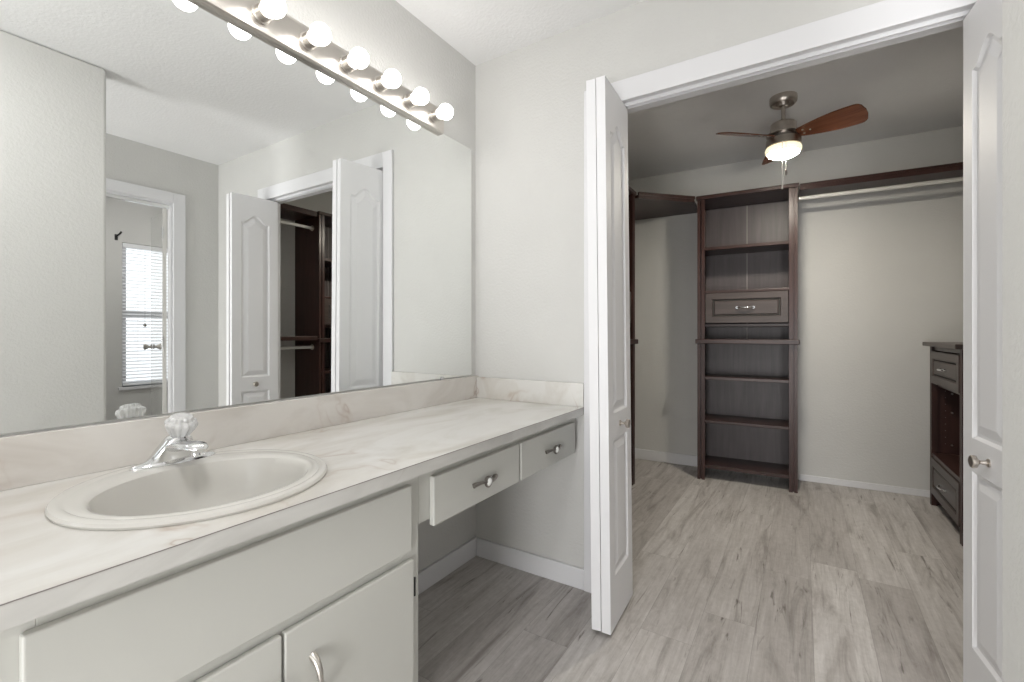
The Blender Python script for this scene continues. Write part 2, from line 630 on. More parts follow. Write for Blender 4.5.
def bifold(name, label, pa, pb, la, lb, lead_side):
    root = thing(name, label, 'door', (pa[0], pa[1], 0.0), kind='structure')
    sub = lambda p: (p[0] - pa[0], p[1] - pa[1])
    p = door_leaf(root, sub(pa), sub(pb))
    l = door_leaf(root, sub(la), sub(lb))
    wl = (Vector(lb) - Vector(la)).length
    knob(l, wl / 2 - 0.01, lead_side, 0.738, 1)
    # hinges in the gap at the fold
    mid = ((pb[0] + la[0]) / 2 - pa[0], (pb[1] + la[1]) / 2 - pa[1])
    for z in (0.22, 1.05, 1.82):
        h = MB().cyl((mid[0], mid[1] + 0.008, z), (mid[0], mid[1] + 0.008, z + 0.075), 0.0028, 12)
        h.build('hinge', M['nickel'], root, smooth=True)
    # top guide pin that rides in the track
    g = MB().cyl((lb[0] - pa[0], lb[1] - pa[1], 2.0365), (lb[0] - pa[0], lb[1] - pa[1], 2.0545), 0.004, 10)
    g.build('guide_pin', M['nickel'], root)
    return root


bifold('door_1', 'left folded white bifold door, next to the counter end',
       (0.7005, 0.032), (0.7455, -0.262), (0.783, -0.262), (0.770, 0.032), -1).rotation_euler = (0, rad(-0.62), 0)
bifold('door_2', 'right folded white bifold door, half hidden by near wall end',
       (1.870, 0.032), (1.876, -0.264), (1.834, -0.264), (1.803, 0.032), 1)
# ------------------------------------------------------------------ mirror
mr = thing('wall_mirror', 'big frameless mirror above the marble backsplash', 'mirror', (0, -1.2, 0.9))
MY0, MY1, MZ0, MZ1 = -2.35, -0.041, 0.8995, 2.0075
g = MB()
g.box(0.0012, MY0 + 1.2, 0.0, 0.0060, MY1 + 1.2, MZ1 - 0.9)
mo = g.build('mirror_glass', M['mirror_edge'], mr)
mo.data.materials.append(M['mirror'])
for p in mo.data.polygons:
    if p.normal.x > 0.9:
        p.material_index = 1
for y, z, s in ((-0.335, MZ1, 1), (-0.26, MZ0, -1), (-1.75, MZ0, -1), (-1.75, MZ1, 1)):
    cl = MB()
    cl.box(0.0, y + 1.2 - 0.008, (z - 0.9) if s > 0 else (z - 0.9) - 0.005, 0.0095, y + 1.2 + 0.008, (z - 0.9) + (0.005 if s > 0 else 0))
    cl.box(0.0062, y + 1.2 - 0.008, (z - 0.9) - (0.009 if s > 0 else 0), 0.0095, y + 1.2 + 0.008, (z - 0.9) + (0 if s > 0 else 0.009))
    cl.build('mirror_clip', M['acrylic'], mr, 0.001)

# ------------------------------------------------------------------ vanity light bar
NB, SP, Y0B = 8, 0.1505, -0.341
BZ = 2.047
vl = thing('vanity_light', 'nickel vanity light bar of round bulbs above the mirror', 'light fixture', (0.0, Y0B, BZ))
pl = MB()
yl = -(NB - 1) * SP - 0.070
prof = [(0.0065, -0.054), (0.021, -0.054), (0.027, -0.048), (0.0285, -0.040), (0.0285, 0.040), (0.027, 0.048), (0.021, 0.054), (0.0065, 0.054)]
pl.loft([[(x, 0.070, z) for x, z in prof], [(x, yl, z) for x, z in prof]])
pl.build('backplate', M['plate'], vl, 0.002)
for i in range(NB):
    y = -i * SP
    s = MB()
    s.lathe([(0.0275, 0.0285), (0.0275, 0.033), (0.0245, 0.036), (0.0245, 0.061), (0.0215, 0.063), (0.018, 0.060), (0.018, 0.034)], (0, y, 0), (1, 0, 0), 28)
    so = s.build('socket', M['nickel'], vl, smooth=True)
    bprof = [(0.014, 0.050), (0.0150, 0.062), (0.017, 0.067)]
    R_, cx_ = 0.0320, 0.0975
    for k in range(5, 25):
        th = pi * k / 24
        bprof.append((max(0.0006, R_ * sin(th)), cx_ - R_ * cos(th)))
    bb = MB().lathe(bprof, (0, y, 0), (1, 0, 0), 28)
    bo = bb.build('light_bulb', M['bulb'], so, smooth=True)

# ------------------------------------------------------------------ countertop
CT = 0.787
CX = 0.588
CY0 = -2.35
ct = thing('countertop', 'cream marble laminate countertop with backsplash around the sink', 'countertop', (0.0, 0.0, 0.755))
SX, SY = 0.309, -1.367
mb = MB()
bm = mb.bm
rects, holes = [], []
for z in (CT - 0.755, 0.0):
    o4 = mb.ring([(0.0015, CY0, z), (CX, CY0, z), (CX, -0.0015, z), (0.0015, -0.0015, z)])
    hl = mb.ring([(SX + 0.224 * cos(a), SY + 0.224 * sin(a), z) for a in [2 * pi * k / 48 for k in range(48)]])
    ed = [bm.edges.new((o4[i], o4[(i + 1) % 4])) for i in range(4)] + [bm.edges.new((hl[i], hl[(i + 1) % 48])) for i in range(48)]
    bmesh.ops.triangle_fill(bm, use_beauty=True, edges=ed)
    rects.append(o4)
    holes.append(hl)
mb.bridge(rects[0], rects[1])
mb.bridge(holes[0], holes[1])
slab = mb.build('counter_slab', M['marble'], ct)
slab.data.materials.append(M['edge'])
for p in slab.data.polygons:
    if p.normal.x > 0.9 and abs(p.center.x - CX) < 0.002:
        p.material_index = 1
MB().box(CX + 0.0001, CY0, CT - 0.755 - 0.0016, CX + 0.0006, -0.0015, CT - 0.755).build('laminate_seam', M['seam'], ct)
MB().box(0.0015, CY0, CT - 0.755, 0.020, -0.0015, 0.894 - 0.755).build('backsplash', M['splash'], ct, 0.0015)
MB().box(0.0205, -0.020, CT - 0.755, CX, -0.0015, 0.889 - 0.755).build('side_splash', M['marble'], ct, 0.0015)

# ------------------------------------------------------------------ sink
sk = thing('sink', 'round bone white drop-in sink in the marble counter', 'sink', (SX, SY, CT))
mb = MB()
N = 64


def ell(cx, rx, ry, z):
    dy_ = -0.004 if ry < 0.205 else 0.0
    return [(cx + rx * cos(2 * pi * k / N), dy_ + ry * sin(2 * pi * k / N), z) for k in range(N)]


rings = [ell(0, 0.220, 0.220, -0.002), ell(0, 0.2390, 0.2390, 0.0006), ell(0, 0.2405, 0.2405, 0.005), ell(0, 0.2375, 0.2375, 0.010),
         ell(0, 0.231, 0.231, 0.0125), ell(0.002, 0.224, 0.224, 0.0128), ell(0.004, 0.219, 0.220, 0.0112), ell(0.008, 0.212, 0.215, 0.0128),
         ell(0.022, 0.190, 0.203, 0.0135), ell(0.029, 0.178, 0.196, 0.0125), ell(0.031, 0.171, 0.190, 0.008), ell(0.031, 0.167, 0.186, -0.004),
         ell(0.031, 0.162, 0.181, -0.030), ell(0.029, 0.152, 0.170, -0.065), ell(0.025, 0.128, 0.143, -0.100), ell(0.020, 0.090, 0.100, -0.124),
         ell(0.016, 0.050, 0.055, -0.134), ell(0.014, 0.024, 0.024, -0.137)]
mb.loft(rings, False, True)
mb.build('basin', M['porcelain'], sk, smooth=True)
MB().lathe([(0.023, -0.1368), (0.023, -0.134), (0.019, -0.1325), (0.016, -0.1345), (0.004, -0.1325)], (0.014, 0, 0), n=28).build('drain', M['chrome'], sk, smooth=True)

# ------------------------------------------------------------------ faucet
FZ = CT + 0.0128
fc = thing('faucet', 'chrome faucet with clear acrylic knob behind the sink bowl', 'faucet', (0.122, -1.349, FZ))
mb = MB()


def fring(rx, ry, z, cx=0.0, p=2.0, n=40):
    out = []
    for k in range(n):
        a = 2 * pi * k / n
        ca, sa = cos(a), sin(a)
        out.append((cx + rx * math.copysign(abs(ca) ** (2 / p), ca), ry * math.copysign(abs(sa) ** (2 / p), sa), z))
    return out


mb.loft([fring(0.028, 0.089, 0.0, 0.0, 1.8), fring(0.028, 0.089, 0.003, 0.0, 1.8), fring(0.026, 0.084, 0.0065, 0.0, 1.8), fring(0.023, 0.072, 0.010, 0.0, 1.9)])
mb.build('base_plate', M['chrome'], fc, smooth=True)
mb = MB()
mb.loft([fring(0.0235, 0.068, 0.009, 0.0, 2.2), fring(0.0235, 0.057, 0.0145, 0.001, 2.4), fring(0.0235, 0.048, 0.024, 0.002, 2.6), fring(0.0245, 0.0405, 0.036, 0.005, 2.8),
         fring(0.0245, 0.032, 0.048, 0.009, 2.6), fring(0.0245, 0.0275, 0.057, 0.012, 2.3), fring(0.0235, 0.0235, 0.063, 0.014), fring(0.018, 0.018, 0.066, 0.015)])
mb.build('body', M['chrome'], fc, smooth=True)
mb = MB()
path = [(0.012, 0, 0.038), (0.040, 0, 0.044), (0.072, 0, 0.048), (0.098, 0, 0.049), (0.114, 0, 0.046), (0.121, 0, 0.042)]
mb.tube(path, [0.032, 0.030, 0.027, 0.025, 0.021, 0.012], 20, 0.42)
sp = mb.build('spout', M['chrome'], fc, smooth=True)
MB().lathe([(0.010, 0.0), (0.010, 0.012), (0.0085, 0.014)], (0.102, 0, 0.028), n=20).build('aerator', M['chrome'], sp, smooth=True)
MB().cyl((-0.024, 0, 0.008), (-0.024, 0, 0.058), 0.0025, 10).sphere((-0.024, 0, 0.060), 0.0055, 14, 8).build('popup_rod', M['chrome'], fc, smooth=True)
kx = Vector((0.020, 0, 0.061))
ka = Vector((0.32, 0, 1)).normalized()
mb = MB().lathe([(0.012, -0.004), (0.012, 0.008)], kx, ka, 24)
mb.build('knob_collar', M['chrome'], fc, smooth=True)
mb = MB().lathe([(0.018, 0.007), (0.021, 0.011), (0.0265, 0.021), (0.0310, 0.033), (0.0310, 0.038), (0.0275, 0.043), (0.0225, 0.045), (0.0220, 0.049), (0.0205, 0.053), (0.011, 0.055)],
                kx, ka, 60, flute=12, famp=0.065)
mb.build('handle_knob', M['acrylic'], fc)

# ------------------------------------------------------------------ vanity cabinet
FX = 0.545          # face frame
DXF = 0.561         # front of doors
vc = thing('vanity_cabinet', 'off white painted vanity cabinet under the sink', 'cabinet', (0.0, -0.985, 0.0))
oy = 0.985
VY0, VY1 = -2.345, -0.973
mb = MB()
mb.box(0.0015, VY1 - 0.018 + oy, 0.0, FX - 0.02, VY1 + oy, 0.7545)
mb.box(0.0015, VY0 + oy, 0.0, FX - 0.02, VY0 + 0.018 + oy, 0.7545)
mb.box(0.0015, VY0 + 0.018 + oy, 0.10, FX - 0.02, VY1 - 0.018 + oy, 0.116)
mb.box(0.47, VY0 + 0.018 + oy, 0.0, 0.486, VY1 - 0.018 + oy, 0.10)
mb.build('carcass', M['cabinet'], vc, 0.0015)
mb = MB()
for y0, y1, z0, z1 in ((-1.028, VY1, 0.10, 0.7545), (-1.74, -1.672, 0.10, 0.7545), (VY0, -2.30, 0.10, 0.7545),
                       (-1.672, -1.028, 0.70, 0.7545), (-1.672, -1.028, 0.53, 0.575), (-1.672, -1.028, 0.10, 0.15), (-1.375, -1.315, 0.15, 0.53),
                       (-2.30, -1.74, 0.70, 0.7545), (-2.30, -1.74, 0.53, 0.575), (-2.30, -1.74, 0.10, 0.15)):
    mb.box(FX - 0.0195, y0 + oy, z0, FX, y1 + oy, z1)
mb.build('face_frame', M['cabinet'], vc, 0.001)


def slab_front(name, parent, y0, y1, z0, z1, dx=DXF, x0=FX + 0.0005):
    return MB().box(x0, y0, z0, dx, y1, z1).build(name, M['cabinet'], parent, 0.0035, 3)


def arch_pull(parent, c_, along, L=0.085, proj=0.028, r=0.0048, mat='nickel'):
    """bow pull standing off +x, centred at c_, long axis 'y' or 'z'"""
    path, rr = [], []
    for k in range(13):
        s = k / 12
        u = (s - 0.5) * L
        d = proj * (sin(pi * s) ** 0.55)
        path.append((c_[0] + d, c_[1] + u, c_[2]) if along == 'y' else (c_[0] + d, c_[1], c_[2] + u))
        rr.append(r * (1.0 + 0.7 * abs(s - 0.5) * 2))
    return MB().tube(path, rr, 12, up=(1, 0, 0) if along == 'z' else (0, 0, 1)).build('handle', M[mat], parent, smooth=True)


slab_front('false_front', vc, -1.688 + oy, -1.011 + oy, 0.563, 0.7265)
for y0, y1, hy in ((-1.343, -1.004, -1.287), (-1.685, -1.349, -1.405)):
    d = slab_front('cabinet_door', vc, y0 + oy, y1 + oy, 0.115, 0.540)
    arch_pull(d, (DXF - 0.0005, hy + oy, 0.425), 'z')
    ye = (y1 if hy > -1.35 else y0) + oy
    for z in (0.155, 0.445):
        yh = ye + (0.0045 if hy > -1.35 else -0.0045)
        MB().cyl((FX + 0.011, yh, z), (FX + 0.011, yh, z + 0.045), 0.0042, 12).build('hinge', M['black'], d, smooth=True)
slab_front('false_front', vc, -2.29 + oy, -1.755 + oy, 0.556, 0.7265)
d = slab_front('cabinet_door', vc, -2.29 + oy, -1.755 + oy, 0.115, 0.540)
arch_pull(d, (DXF - 0.0005, -1.80 + oy, 0.425), 'z')

# drawer unit over the knee space
du = thing('drawer_unit', 'off white two drawer apron under the counter, over the knee space', 'drawers', (0.0, 0.0, 0.6))
mb = MB()
ap = FX - 0.002
mb.box(ap - 0.02, -0.971, 0.011, ap, -0.915, 0.1545)
mb.box(ap - 0.02, -0.06, 0.0, ap, -0.0015, 0.1545)
mb.box(ap - 0.02, -0.915, 0.122, ap, -0.06, 0.1545)
mb.box(ap - 0.02, -0.515, 0.004, ap, -0.475, 0.122)
mb.box(0.03, -0.971, 0.011, ap - 0.02, -0.955, 0.1545)
mb.box(0.03, -0.022, 0.004, ap - 0.02, -0.0015, 0.1545)
mb.build('apron_frame', M['cabinet'], du, 0.001)


def ring_pull(parent, c_):
    """wavy bar pull with a round ceramic centre"""
    path, rr = [], []
    for k in range(17):
        s = k / 16
        u = (s - 0.5) * 0.118
        d = 0.006 + 0.015 * sin(pi * s)
        path.append((c_[0] + d, c_[1] + u, c_[2] + 0.004 * sin(2 * pi * s)))
        rr.append(0.0038 + 0.0035 * (abs(s - 0.5) * 2) ** 2)
    mb = MB().tube(path, rr, 12)
    for s in (-1, 1):
        mb.cyl((c_[0], c_[1] + s * 0.050, c_[2]), (c_[0] + 0.011, c_[1] + s * 0.050, c_[2]), 0.0045, 12)
    mb.lathe([(0.013, 0.012), (0.0175, 0.017), (0.0175, 0.021), (0.0135, 0.0235), (0.0128, 0.021)], c_, (1, 0, 0), 28)
    h = mb.build('handle', M['bronze'], parent, smooth=True)
    MB().lathe([(0.0126, 0.0205), (0.0118, 0.0235), (0.0065, 0.0265), (0.001, 0.0272)], c_, (1, 0, 0), 24).build('ceramic_insert', M['ceramic'], h, smooth=True)
    return h


for y0, y1 in ((-0.931, -0.500), (-0.486, -0.041)):
    dr = MB()
    dr.box(ap + 0.0005, y0, -0.005, DXF, y1, 0.1255)
    d = dr.build('drawer', M['cabinet'], du, 0.0035, 3)
    ring_pull(d, (DXF - 0.0005, (y0 + y1) / 2 + 0.008, 0.056))
    bx_ = MB()
    bx_.box(0.10, y0 + 0.045, 0.012, ap - 0.021, y0 + 0.057, 0.11)
    bx_.box(0.10, y1 - 0.057, 0.012, ap - 0.021, y1 - 0.045, 0.11)
    bx_.box(0.10, y0 + 0.057, 0.012, ap - 0.021, y1 - 0.057, 0.018)
    bx_.box(0.10, y0 + 0.057, 0.018, 0.112, y1 - 0.057, 0.11)
    bx_.build('drawer_box', M['cab_in'], d)

# ------------------------------------------------------------------ closet furniture
TW, TD, TH_ = 0.648, 0.345, 2.140


def drawer_front(parent, x0, x1, z0, z1, yf=0.0, name='drawer'):
    """raised-frame drawer front facing -y, front at yf"""
    mb = MB()
    A = [(x0, z0), (x1, z0), (x1, z1), (x0, z1)]

    def rr(d, y):
        return mb.ring([(x0 + d, y, z0 + d), (x1 - d, y, z0 + d), (x1 - d, y, z1 - d), (x0 + d, y, z1 - d)])
    seq = [(0.0, yf + 0.018), (0.0, yf + 0.002), (0.002, yf), (0.046, yf), (0.050, yf + 0.009), (0.060, yf + 0.009), (0.066, yf + 0.003)]
    prev = None
    R0 = None
    for d, y in seq:
        r = rr(d, y)
        if prev: mb.bridge(prev, r)
        else: R0 = r
        prev = r
    mb.bm.faces.new(prev)
    mb.bm.faces.new(list(reversed(R0)))
    dd = mb.build(name, M['wood_front'], parent)
    # dark scraper groove around the inner field
    gm = MB()
    for a0, a1, b0, b1 in ((x0 + 0.051, x1 - 0.051, z0 + 0.051, z0 + 0.059), (x0 + 0.051, x1 - 0.051, z1 - 0.059, z1 - 0.051),
                           (x0 + 0.051, x0 + 0.059, z0 + 0.059, z1 - 0.059), (x1 - 0.059, x1 - 0.051, z0 + 0.059, z1 - 0.059)):
        gm.box(a0, yf + 0.0075, b0, a1, yf + 0.0089, b1)
    gm.build('groove', M['slot'], dd)
    c_ = ((x0 + x1) / 2, (z0 + z1) / 2)
    h = MB()
    L = 0.112
    path = []
    for k in range(13):
        s = k / 12
        path.append((c_[0] + (s - 0.5) * L, yf + 0.003 - 0.006 - 0.020 * sin(pi * s) ** 0.6, c_[1]))
    h.tube(path, [0.0060 - 0.0015 * sin(pi * k / 12) for k in range(13)], 12)
    for s in (-1, 1):
        h.cyl((c_[0] + s * 0.053, yf + 0.003, c_[1]), (c_[0] + s * 0.053, yf - 0.008, c_[1]), 0.0085, 14)
    h.build('handle', M['chrome'], dd, smooth=True)
    return dd


def side_panel(parent, x_out, x_in, z1, D):
    """side with a two-strip front stile; x_out outer face, x_in inner edge of the stile"""
    s = 1 if x_in > x_out else -1
    mb = MB()
    w_ = abs(x_in - x_out)
    a, b_ = x_out, x_out + s * w_ * 0.40
    c0, c1 = x_out + s * w_ * 0.58, x_in
    for p, q, y0, y1 in ((a, b_, 0.0, 0.03), (b_, c0, 0.020, 0.03), (c0, c1, 0.0, 0.03), (a, x_out + s * 0.022, 0.03, D)):
        mb.box(min(p, q), y0, 0.0, max(p, q), y1, z1)
    return mb.build('side_panel', M['wood'], parent)


def shelf(parent, x0, x1, z, y0, y1, t=0.022, name='shelf', bevel=0.002):
    return MB().box(x0, y0, z - t, x1, y1, z).build(name, M['wood_x'], parent, bevel)


def make_tower(name, label, loc, rz):
    root = thing(name, label, 'bookcase', loc, rz)
    st = 0.052
    side_panel(root, 0.0, st, TH_ - 0.028, TD)
    side_panel(root, TW, TW - st, TH_ - 0.028, TD)
    x0, x1 = 0.0225, TW - 0.0225
    bp = MB()
    bp.box(x0, TD - 0.014, 0.075, TW / 2 - 0.002, TD - 0.004, TH_ - 0.029)
    bp.box(TW / 2 + 0.002, TD - 0.014, 0.075, x1, TD - 0.004, TH_ - 0.029)
    bp.box(TW / 2 - 0.002, TD - 0.010, 0.075, TW / 2 + 0.002, TD - 0.004, TH_ - 0.029)
    bp.build('back_panel', M['wood_back'], root)
    jt = MB()
    jt.box(TW / 2 - 0.004, TD - 0.018, 1.06, TW / 2 + 0.004, TD - 0.0145, TH_ - 0.03)
    jt.build('joint_strip', M['seam'], root)
    MB().box(-0.008, -0.012, TH_ - 0.0275, TW + 0.008, TD, TH_).build('top', M['wood_x'], root, 0.004)
    MB().box(-0.012, -0.022, 1.026, TW + 0.012, 0.031, 1.060).box(0.0225, 0.031, 1.034, TW - 0.0225, TD - 0.015, 1.056).build('ledge', M['wood_x'], root, 0.004)
    for z, t_ in ((1.755, 0.022), (1.424, 0.018), (1.174, 0.022), (0.775, 0.022), (0.447, 0.022), (0.108, 0.026)):
        shelf(root, x0 + 0.0005, x1 - 0.0005, z, 0.034, TD - 0.0185, t_)
    drawer_front(root, st + 0.003, TW - st - 0.003, 1.180, 1.403, 0.010)
    for z in (1.725, 0.745, 0.417):
        for xx, s in ((x0, 1), (x1, -1)):
            MB().cyl((xx, 0.09, z), (xx + s * 0.008, 0.09, z), 0.004, 10).build('shelf_pin', M['nickel'], root)
    return root


BX0 = 0.706
tower = make_tower('bookcase', 'tall dark wood bookcase with drawer against the closet back wall', (BX0, yback(BX0) - TD - 0.006, 0), TH)
# tower against the left wall of the closet (only its end is seen past the left door)
t2 = copy_tree(tower)
t2.location, t2.rotation_euler = (0.340, 0.845, 0), (0, 0, pi / 2)
t2['label'] = 'dark shelf tower edge just past the left folded door'
# tower against the right wall, seen in the mirror between the doors
t3 = copy_tree(tower)
t3.location, t3.rotation_euler = (CXR - TD - 0.006, 0.58 + TW, 0), (0, 0, -pi / 2)
t3['label'] = 'dark shelf tower seen in the mirror between the folded doors'

# diagonal corner shelf between left tower and bookcase
cs = thing('corner_shelf', 'dark diagonal corner shelf left of the tall bookcase', 'shelf', (0.0, 1.9, 2.09))
yc = 1.9
xr = BX0 - 0.024
A = (0.352, 0.845 + TW + 0.026)
Bp = (xr, yback(BX0) - TD - 0.004)
poly = [(CXL + 0.001, A[1]), (A[0], A[1]), (Bp[0], Bp[1]), (xr - 0.022, yback(xr - 0.022) - 0.001), (CXL + 0.001, yback(CXL) - 0.001)]
MB().prism([(x, y - yc) for x, y in poly], 0.012, 0.034).build('board', M['wood_x'], cs)
dx, dy = Bp[0] - A[0], Bp[1] - A[1]
L = math.hypot(dx, dy)
nx, ny = dy / L, -dx / L
mb = MB()
for o0, o1, z0, z1 in ((0.001, 0.014, 0.006, 0.052), (0.014, 0.020, 0.030, 0.052)):
    q = [(A[0] + nx * o0, A[1] + ny * o0), (Bp[0] + nx * o0, Bp[1] + ny * o0), (Bp[0] + nx * o1 - 0.004, Bp[1] + ny * o1), (A[0] + nx * o1 + 0.002, A[1] + ny * o1)]
    mb.prism([(x, y - yc) for x, y in q], z0, z1)
mb.build('moulding', M['wood_x'], cs)

# long hat shelf right of the bookcase, with rod
ex = BX0 + TW + 0.012
yfr = lambda x: yback(x) - 0.345
hs = thing('hat_shelf', 'long dark hat shelf running right from the tall bookcase', 'shelf', (ex, yfr(ex), 2.09), TH)
Ls = 2.437 - ex
MB().box(0.0, 0.016, 0.010, Ls, 0.340, 0.030).build('board', M['wood_x'], hs)
MB().box(0.0, 0.0, 0.0, Ls, 0.0155, 0.044).box(0.0, -0.006, 0.028, Ls, 0.0, 0.044).build('fascia', M['wood_x'], hs, 0.002)


def rod(name, label, p, q, r=0.0135, drop=None):
    root = thing(name, label, 'closet rod', p)
    d = Vector(q) - Vector(p)
    u = d.normalized()
    MB().cyl(u * 0.004, d - u * 0.004, r, 20).build('bar', M['rod'], root, smooth=True)
    for a, s in ((Vector((0, 0, 0)), 1), (d, -1)):
        MB().lathe([(r + 0.010, 0.0), (r + 0.010, 0.004), (r + 0.004, 0.006), (r + 0.004, 0.016)], a, u * s, 22).build('flange', M['nickel'], root, smooth=True)
    return root


ry = lambda x: yback(x) - 0.265
rod('closet_rod', 'white closet rod under the long hat shelf', (ex - 0.010, ry(ex), 2.052), (CXR - 0.001, ry(CXR), 2.052))

# shelves and rods on the right wall, seen in the mirror
x_in = CXR - TD
hs2 = thing('wall_shelf', 'upper dark shelf above the top rod in the mirror closet view', 'shelf', (x_in, 0.118, 2.09))
MB().box(0.016, 0.0, 0.010, TD - 0.001, 0.45, 0.030).build('board', M['wood_x'], hs2)
MB().box(0.0, 0.0, 0.0, 0.0155, 0.45, 0.044).build('fascia', M['wood_x'], hs2, 0.002)
hs3 = thing('wall_shelf', 'waist high dark shelf above the lower rod in the mirror closet view', 'shelf', (x_in, 0.118, 1.045))
MB().box(0.016, 0.0, 0.006, TD - 0.001, 0.45, 0.026).build('board', M['wood_x'], hs3)
MB().box(0.0, 0.0, 0.0, 0.0155, 0.45, 0.034).build('fascia', M['wood_x'], hs3, 0.002)
rod('closet_rod', 'upper closet rod seen in the mirror between the doors', (x_in + 0.085, 0.112, 2.005), (x_in + 0.085, 0.578, 2.005))
rod('closet_rod', 'lower closet rod seen in the mirror between the doors', (x_in + 0.085, 0.112, 0.985), (x_in + 0.085, 0.578, 0.985))

# low drawer unit against the right wall
BW, BD = 0.71, 0.364
lb_ = thing('low_chest', 'low dark open drawer unit beside the right folded door', 'drawer unit', (CXR - BD - 0.006, 2.128, 0), -pi / 2)
st = 0.040
for xo, xi in ((0.0, st), (BW, BW - st)):
    side_panel(lb_, xo, xi, 1.021, BD)
MB().box(0.0225, BD - 0.014, 0.07, BW - 0.0225, BD - 0.004, 1.021).build('back_panel', M['wood'], lb_)
MB().box(-0.045, -0.030, 1.022, BW + 0.02, BD, 1.047).build('top', M['wood_front'], lb_, 0.003)
MB().box(st, 0.012, 0.995, BW - st, 0.030, 1.021).build('top_rail', M['wood'], lb_)
shelf(lb_, 0.023, BW - 0.023, 0.785, 0.034, BD - 0.015)
shelf(lb_, 0.023, BW - 0.023, 0.338, 0.004, BD - 0.015, 0.024)
shelf(lb_, 0.023, BW - 0.023, 0.092, 0.034, BD - 0.015)
drawer_front(lb_, st + 0.002, BW - st - 0.002, 0.788, 0.990, -0.004)
drawer_front(lb_, st + 0.002, BW - st - 0.002, 0.084, 0.310, -0.004)
for k in range(9):
    z = 0.40 + k * 0.042
    MB().cyl((0.0225, 0.07, z), (0.0235, 0.07, z), 0.0026, 8).build('pin_hole', M['bronze'], lb_)
for z in (0.395, 0.60, 0.72):
    MB().cyl((0.0225, 0.10, z), (0.034, 0.10, z), 0.005, 10).build('shelf_pin', M['nickel'], lb_)

# ------------------------------------------------------------------ ceiling fan
CC = CEIL + 0.026
FXc, FYc = 1.287, 1.235
cf = thing('ceiling_fan', 'three blade walnut ceiling fan with lit drum in the closet', 'ceiling fan', (FXc, FYc, CC))
MB().lathe([(0.070, 0.0), (0.071, -0.016), (0.069, -0.034), (0.060, -0.044), (0.056, -0.044), (0.050, -0.032), (0.030, -0.032), (0.024, -0.052), (0.013, -0.056)], n=40).build('canopy', M['fanmetal'], cf, smooth=True)
FD = -0.020
MB().lathe([(0.0105, -0.044), (0.0105, -0.135 + FD)], n=20).lathe([(0.020, -0.112 + FD), (0.026, -0.118 + FD), (0.026, -0.135 + FD)], n=24).build('downrod', M['fanmetal'], cf, smooth=True)
sh = lambda prof: [(r_, z_ + FD) for r_, z_ in prof]
MB().lathe(sh([(0.030, -0.128), (0.060, -0.131), (0.066, -0.137), (0.066, -0.184), (0.072, -0.188), (0.086, -0.192), (0.088, -0.198)]), n=44).build('motor_housing', M['fanmetal'], cf, smooth=True)
MB().lathe(sh([(0.066, -0.198), (0.066, -0.222)]), n=40).build('rotor', M['bronze'], cf, smooth=True)
MB().lathe(sh([(0.082, -0.222), (0.087, -0.224), (0.089, -0.230), (0.089, -0.266), (0.085, -0.269)]), n=44).build('light_kit_ring', M['fanmetal'], cf, smooth=True)
MB().lathe(sh([(0.085, -0.2695), (0.090, -0.272), (0.093, -0.280), (0.092, -0.294), (0.086, -0.302), (0.080, -0.304)]), n=44).build('light_shade', M['fanglass_side'], cf, smooth=True)
MB().lathe(sh([(0.0798, -0.3045), (0.076, -0.312), (0.060, -0.321), (0.035, -0.326), (0.001, -0.328)]), n=44).build('light_lens', M['fanglass'], cf, smooth=True)
for k, a in enumerate((-20, 100, 220)):
    # blade: flat paddle, narrow at the hub, blunt rounded end, pitched
    bl = MB()
    N_ = 26
    up, dn = [], []
    for i in range(N_ + 1):
        s = (i / N_) ** 0.8
        x = 0.075 + 0.322 * s
        w_ = 0.030 + 0.042 * sin(min(1, s * 1.3) * pi / 2)
        if s > 0.86:
            w_ *= max(0.0, 1 - ((s - 0.86) / 0.141) ** 2.4) ** 0.42
        up.append((x, w_ + 0.003))
        dn.append((x, -w_ - 0.003))
    bl.prism(up + list(reversed(dn)), -0.003, 0.003)
    bo = bl.build('blade', M['blade'], cf, 0.0012, loc=(0, 0, -0.210 + FD), rot=(rad(-20), 0, rad(a)))
    bi = MB()
    bi.prism([(0.060, 0.016), (0.115, 0.026), (0.150, 0.020), (0.150, -0.020), (0.115, -0.026), (0.060, -0.016)], 0.0035, 0.0065)
    bi.build('blade_bracket', M['fanmetal'], bo, 0.001)
    for x, y in ((0.105, 0.015), (0.105, -0.015), (0.138, 0.0)):
        MB().lathe([(0.0052, -0.0032), (0.0045, -0.0052), (0.001, -0.0060)], (x, y, 0), n=12).build('screw', M['nickel'], bo, smooth=True)


def chain(x, y, z0, z1, mat, fr):
    """beaded chain as one tapering string of beads, with its fob"""
    prof, z, step = [], z0, 0.006
    while z > z1:
        prof += [(0.0012, z), (0.0021, z - step * 0.35), (0.0021, z - step * 0.65)]
        z -= step
    c_ = MB().lathe(prof, (x, y, 0), n=8).build('pull_chain', M['rod'], cf)
    MB().lathe([(0.002, z1 + 0.004), (fr, z1 - 0.003), (fr * 1.1, z1 - 0.024), (0.003, z1 - 0.030)], (x, y, 0), n=14).build('pull_fob', mat, c_, smooth=True)


chain(-0.002, -0.0935, -0.282, -0.525, M['rod'], 0.0035)
chain(0.016, -0.0925, -0.282, -0.450, M['bronze'], 0.0062)

# unseen dome lamps added as fill: above the photographer and in the bath
def dome(loc, label, mat):
    dl = thing('fill_lamp', label, 'ceiling lamp', loc)
    MB().lathe([(0.17, 0.0), (0.17, -0.018), (0.155, -0.022)], n=40).build('lamp_base', M['nickel'], dl, smooth=True)
    MB().lathe([(0.152, -0.0225), (0.145, -0.045), (0.11, -0.068), (0.06, -0.080), (0.001, -0.084)], n=40).build('lamp_shade', mat, dl, smooth=True)


